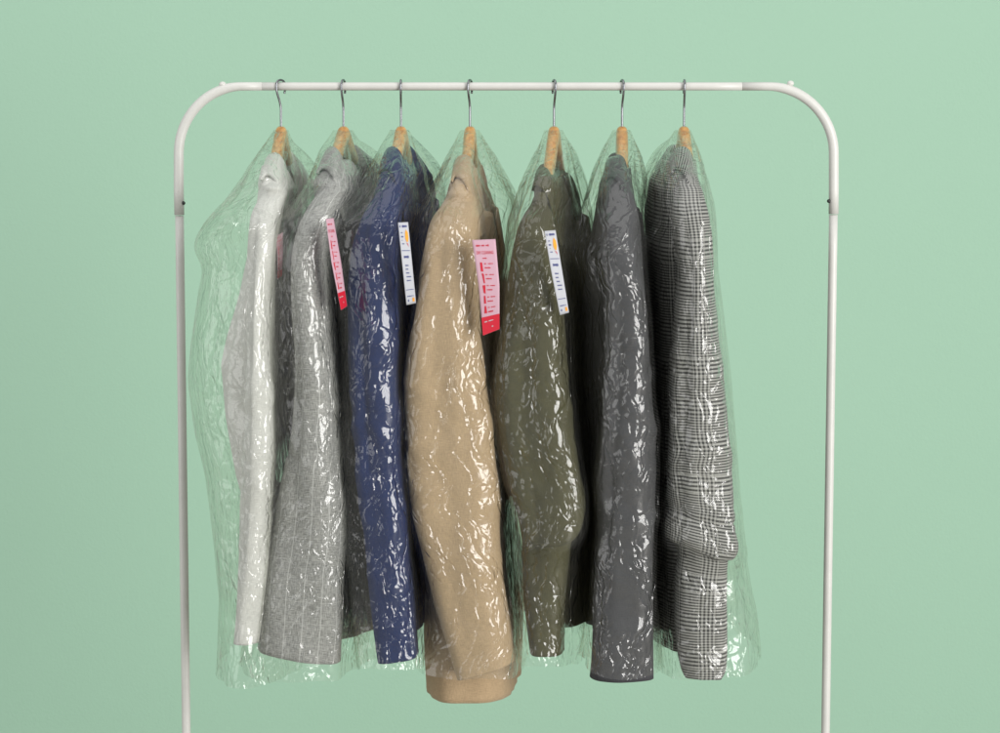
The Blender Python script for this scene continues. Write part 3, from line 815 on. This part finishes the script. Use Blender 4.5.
# ------------------------------------------------------------------ laundry tags
def text_mesh(body):
    cu = bpy.data.curves.new('print', 'FONT'); cu.body = body; cu.resolution_u = 2
    ob = bpy.data.objects.new('print', cu); COL.objects.link(ob)
    bpy.context.view_layer.update()
    dg = bpy.context.evaluated_depsgraph_get()
    me = bpy.data.meshes.new_from_object(ob.evaluated_get(dg))
    v = np.array([x.co[:2] for x in me.vertices]); f = [tuple(p.vertices) for p in me.polygons]
    bpy.data.objects.remove(ob)
    v -= v.min(0); v /= v.max(0)
    return v, f

class Tag:
    def __init__(self, left, right, y0, y1, bow=0.009, label='', group=None, mat=None):
        self.l, self.r, self.y0, self.y1, self.bow = left, right, y0, y1, bow
        n, m = 30, 10
        self.root_mesh = None
        P = np.array([[self.map(u, v, 0) for u in np.linspace(0, 1, m)] for v in np.linspace(0, 1, n)])
        o = put('laundry_tag', grid_mesh('laundry_tag', P, False, arc_uv(P, False)), mat)
        md = o.modifiers.new('thickness', 'SOLIDIFY'); md.thickness = 0.0006; md.offset = 1 if False else 0
        tag(o, label, 'laundry tag', group); self.o = o
    def map(self, u, v, off):
        def edge(E):
            py = np.array([p[0] for p in E], float); px = np.array([p[1] for p in E], float)
            t = np.linspace(0, 1, len(E)); return np.interp(v, t, px), np.interp(v, t, py)
        a, b = edge(self.l), edge(self.r)
        px, py = a[0] + (b[0] - a[0]) * u, a[1] + (b[1] - a[1]) * u
        y = self.y0 + (self.y1 - self.y0) * u - self.bow * math.sin(v * 3.0) * (1 if True else 0) - off
        return at(px, py, y)
    def shape(self, name, V, Fc, mat, off=0.0010):
        me = bpy.data.meshes.new(name)
        me.from_pydata([tuple(self.map(u, v, off)) for u, v in V], [], Fc); me.update()
        return put(name, me, mat, self.o, False)
    def bars(self, name, rects, mat, off=0.0010):
        V, Fc = [], []
        for (u0, v0, u1, v1) in rects:
            k = len(V); n = 4
            for i in range(n + 1):
                t = i / n
                V += [(u0, v0 + (v1 - v0) * t), (u1, v0 + (v1 - v0) * t)]
            for i in range(n): Fc.append((k + 2 * i, k + 2 * i + 2, k + 2 * i + 3, k + 2 * i + 1))
        return self.shape(name, V, Fc, mat, off)
    def text(self, name, body, u0, v0, u1, v1, mat):
        v, f = text_mesh(body)
        return self.shape(name, [(u0 + (u1 - u0) * a, v1 + (v0 - v1) * b) for a, b in v], f, mat)
    def poly(self, name, pts, mat, off=0.0010):
        return self.shape(name, pts, [tuple(range(len(pts)))], mat, off)

def words(u0, v, h, spec, rng):
    """a line of print too small to read: short dashes of a word's length"""
    out = []; u = u0
    for w in spec:
        k = max(1, int(w / 0.045))
        for i in range(k):
            hh = h * (0.55 + 0.45 * rng.random())
            out.append((u + i * 0.045, v - hh / 2, u + i * 0.045 + 0.034, v + hh / 2))
        u += w + 0.05
    return out

def pink_tag(left, right, y0, y1, label, bow=0.009):
    t = Tag(left, right, y0, y1, bow, label, 'pink laundry tags', PINK); rng = np.random.default_rng(5)
    t.bars('red_foot', [(0.0, 0.825, 1.0, 1.0)], RED, 0.0008)
    t.text('heading', 'DRY CLEANING', 0.12, 0.125, 0.86, 0.16, RED)
    t.bars('small_print', words(0.14, 0.065, 0.022, (0.18, 0.14, 0.14), rng) + words(0.36, 0.205, 0.014, (0.22,), rng)
           + sum([words(0.40, v, 0.013, (0.12, 0.25), rng) + words(0.40, v + 0.045, 0.016, (0.3,), rng) for v in (0.265, 0.385, 0.505, 0.625, 0.735)], []), RED)
    for v, sh in ((0.30, ((-.04, -.05), (.04, -.05), (.05, .05), (-.05, .05))), (0.42, ((-.03, -.05), (.05, -.045), (.06, .06), (.01, .06))),
                  (0.54, ((-.06, -.035), (.06, -.04), (.05, .05), (-.03, .04))), (0.65, ((-.03, -.04), (.03, -.04), (.05, .04), (-.05, .04))),
                  (0.75, ((-.03, -.035), (.03, -.035), (.07, .04), (-.07, .04)))):
        t.poly('icon', [(0.26 + a * 1.1, v + b) for a, b in sh][::-1], RED)
    t.bars('white_print', words(0.14, 0.875, 0.014, (0.2, 0.3), rng) + words(0.55, 0.94, 0.016, (0.12,), rng), PAPER, 0.0013)
    return t

def white_tag(left, right, y0, y1, label, bow=0.009):
    t = Tag(left, right, y0, y1, bow, label, 'white laundry tags', PAPER); rng = np.random.default_rng(8)
    t.bars('heading', words(0.12, 0.05, 0.030, (0.09,), rng) + words(0.36, 0.05, 0.034, (0.5,), rng), BLUE)
    t.bars('small_print', words(0.18, 0.13, 0.016, (0.2,), rng) + words(0.18, 0.18, 0.022, (0.25,), rng) + words(0.2, 0.225, 0.014, (0.1,), rng) + words(0.2, 0.27, 0.018, (0.25,), rng)
           + words(0.26, 0.435, 0.04, (0.5,), rng) + words(0.32, 0.54, 0.018, (0.35,), rng) + words(0.3, 0.585, 0.018, (0.3,), rng)
           + words(0.32, 0.63, 0.018, (0.35,), rng) + words(0.32, 0.675, 0.018, (0.45,), rng) + words(0.32, 0.72, 0.018, (0.42,), rng)
           + words(0.2, 0.905, 0.014, (0.5, 0.12), rng) + words(0.2, 0.955, 0.026, (0.14,), rng), BLUE)
    t.bars('rule_line', [(0.1, 0.352, 0.92, 0.360)], BLUE); t.bars('rule_line', [(0.12, 0.825, 0.9, 0.832)], BLUE)
    t.poly('orange_mark', [(0.72, 0.09), (0.60, 0.13), (0.57, 0.20), (0.66, 0.245), (0.80, 0.25), (0.90, 0.20), (0.88, 0.13)], ORANGE)
    t.poly('red_mark', [(0.62, 0.255), (0.72, 0.275), (0.84, 0.31), (0.80, 0.27)], RED)
    t.poly('red_stamp', [(0.68, 0.93), (0.68, 0.975), (0.9, 0.975), (0.9, 0.93)], ORANGE)
    return t

pink_tag([(240, 472), (285, 478.5), (335.5, 483)], [(239, 495.5), (285, 499.5), (329, 499.5)], -0.262, -0.262, 'broad pink dry cleaning tag with red foot beside the camel beige coat')
pink_tag([(219, 326), (262, 331.5), (310, 341)], [(218, 333.5), (262, 341), (306, 347)], -0.262, -0.245, 'narrow pink tag with red foot beside the grey pinstriped jacket')
pink_tag([(236, 276), (258, 277.5), (279, 277.5)], [(232, 283), (256, 283), (276, 282)], -0.20, -0.19, 'sliver of a pink tag half hidden between the cream and grey jackets')
white_tag([(222.5, 398), (262, 402), (305, 406.5)], [(222, 408), (262, 412), (303, 416)], -0.262, -0.255, 'white tag with an orange mark hanging beside the navy jacket')
white_tag([(231, 544.5), (270, 551), (315, 560)], [(230, 555.5), (270, 562), (312.5, 569)], -0.268, -0.262, 'white tag with an orange mark hanging over the olive jacket')

# ------------------------------------------------------------------ light, world, camera
def area(name, loc, target, sx, sy, power, col):
    l = bpy.data.lights.new(name, 'AREA'); l.shape = 'RECTANGLE'; l.size = sx; l.size_y = sy; l.energy = power; l.color = col
    o = bpy.data.objects.new(name, l); COL.objects.link(o); o.location = loc
    o.rotation_euler = (Vector(target) - Vector(loc)).to_track_quat('-Z', 'Y').to_euler()
    return o
area('key_softbox', (4.1, -4.5, 2.0), (0.1, 0.3, 1.45), 2.9, 3.9, 335, (1.0, 0.985, 0.96))
area('side_fill', (-4.2, -1.8, 1.7), (0, 0, 1.2), 3.0, 3.0, 46, (1.0, 0.99, 0.97))  # added fill from the left, lifts the shaded side of the jackets
area('overhead_fill', (-0.9, -0.6, 3.9), (-0.9, 0.5, 0.0), 4.2, 3.4, 44, (1.0, 0.99, 0.97))  # added fill from above for wall and shoulders, kept out of the film's reflections
w = bpy.data.worlds.new('World'); sc.world = w; w.use_nodes = True
w.node_tree.nodes['Background'].inputs[0].default_value = (0.95, 0.98, 1.0, 1)
w.node_tree.nodes['Background'].inputs[1].default_value = 0.36

cam = bpy.data.cameras.new('camera'); co = bpy.data.objects.new('camera', cam); COL.objects.link(co)
co.location = (0, -D, ZR); co.rotation_euler = (rad(90) - PITCH, 0, 0)
cam.sensor_fit = 'HORIZONTAL'; cam.angle = 2 * math.atan(500 / F); cam.clip_start = 0.1; cam.clip_end = 50
sc.camera = co
sc.view_settings.view_transform = 'Standard'; sc.view_settings.look = 'None'
sc.view_settings.exposure = 0; sc.view_settings.gamma = 1
sc.cycles.transparent_max_bounces = 48
sc.cycles.max_bounces = 10; sc.cycles.glossy_bounces = 5
sc.cycles.caustics_reflective = False; sc.cycles.caustics_refractive = False
sc.cycles.sample_clamp_indirect = 4.0
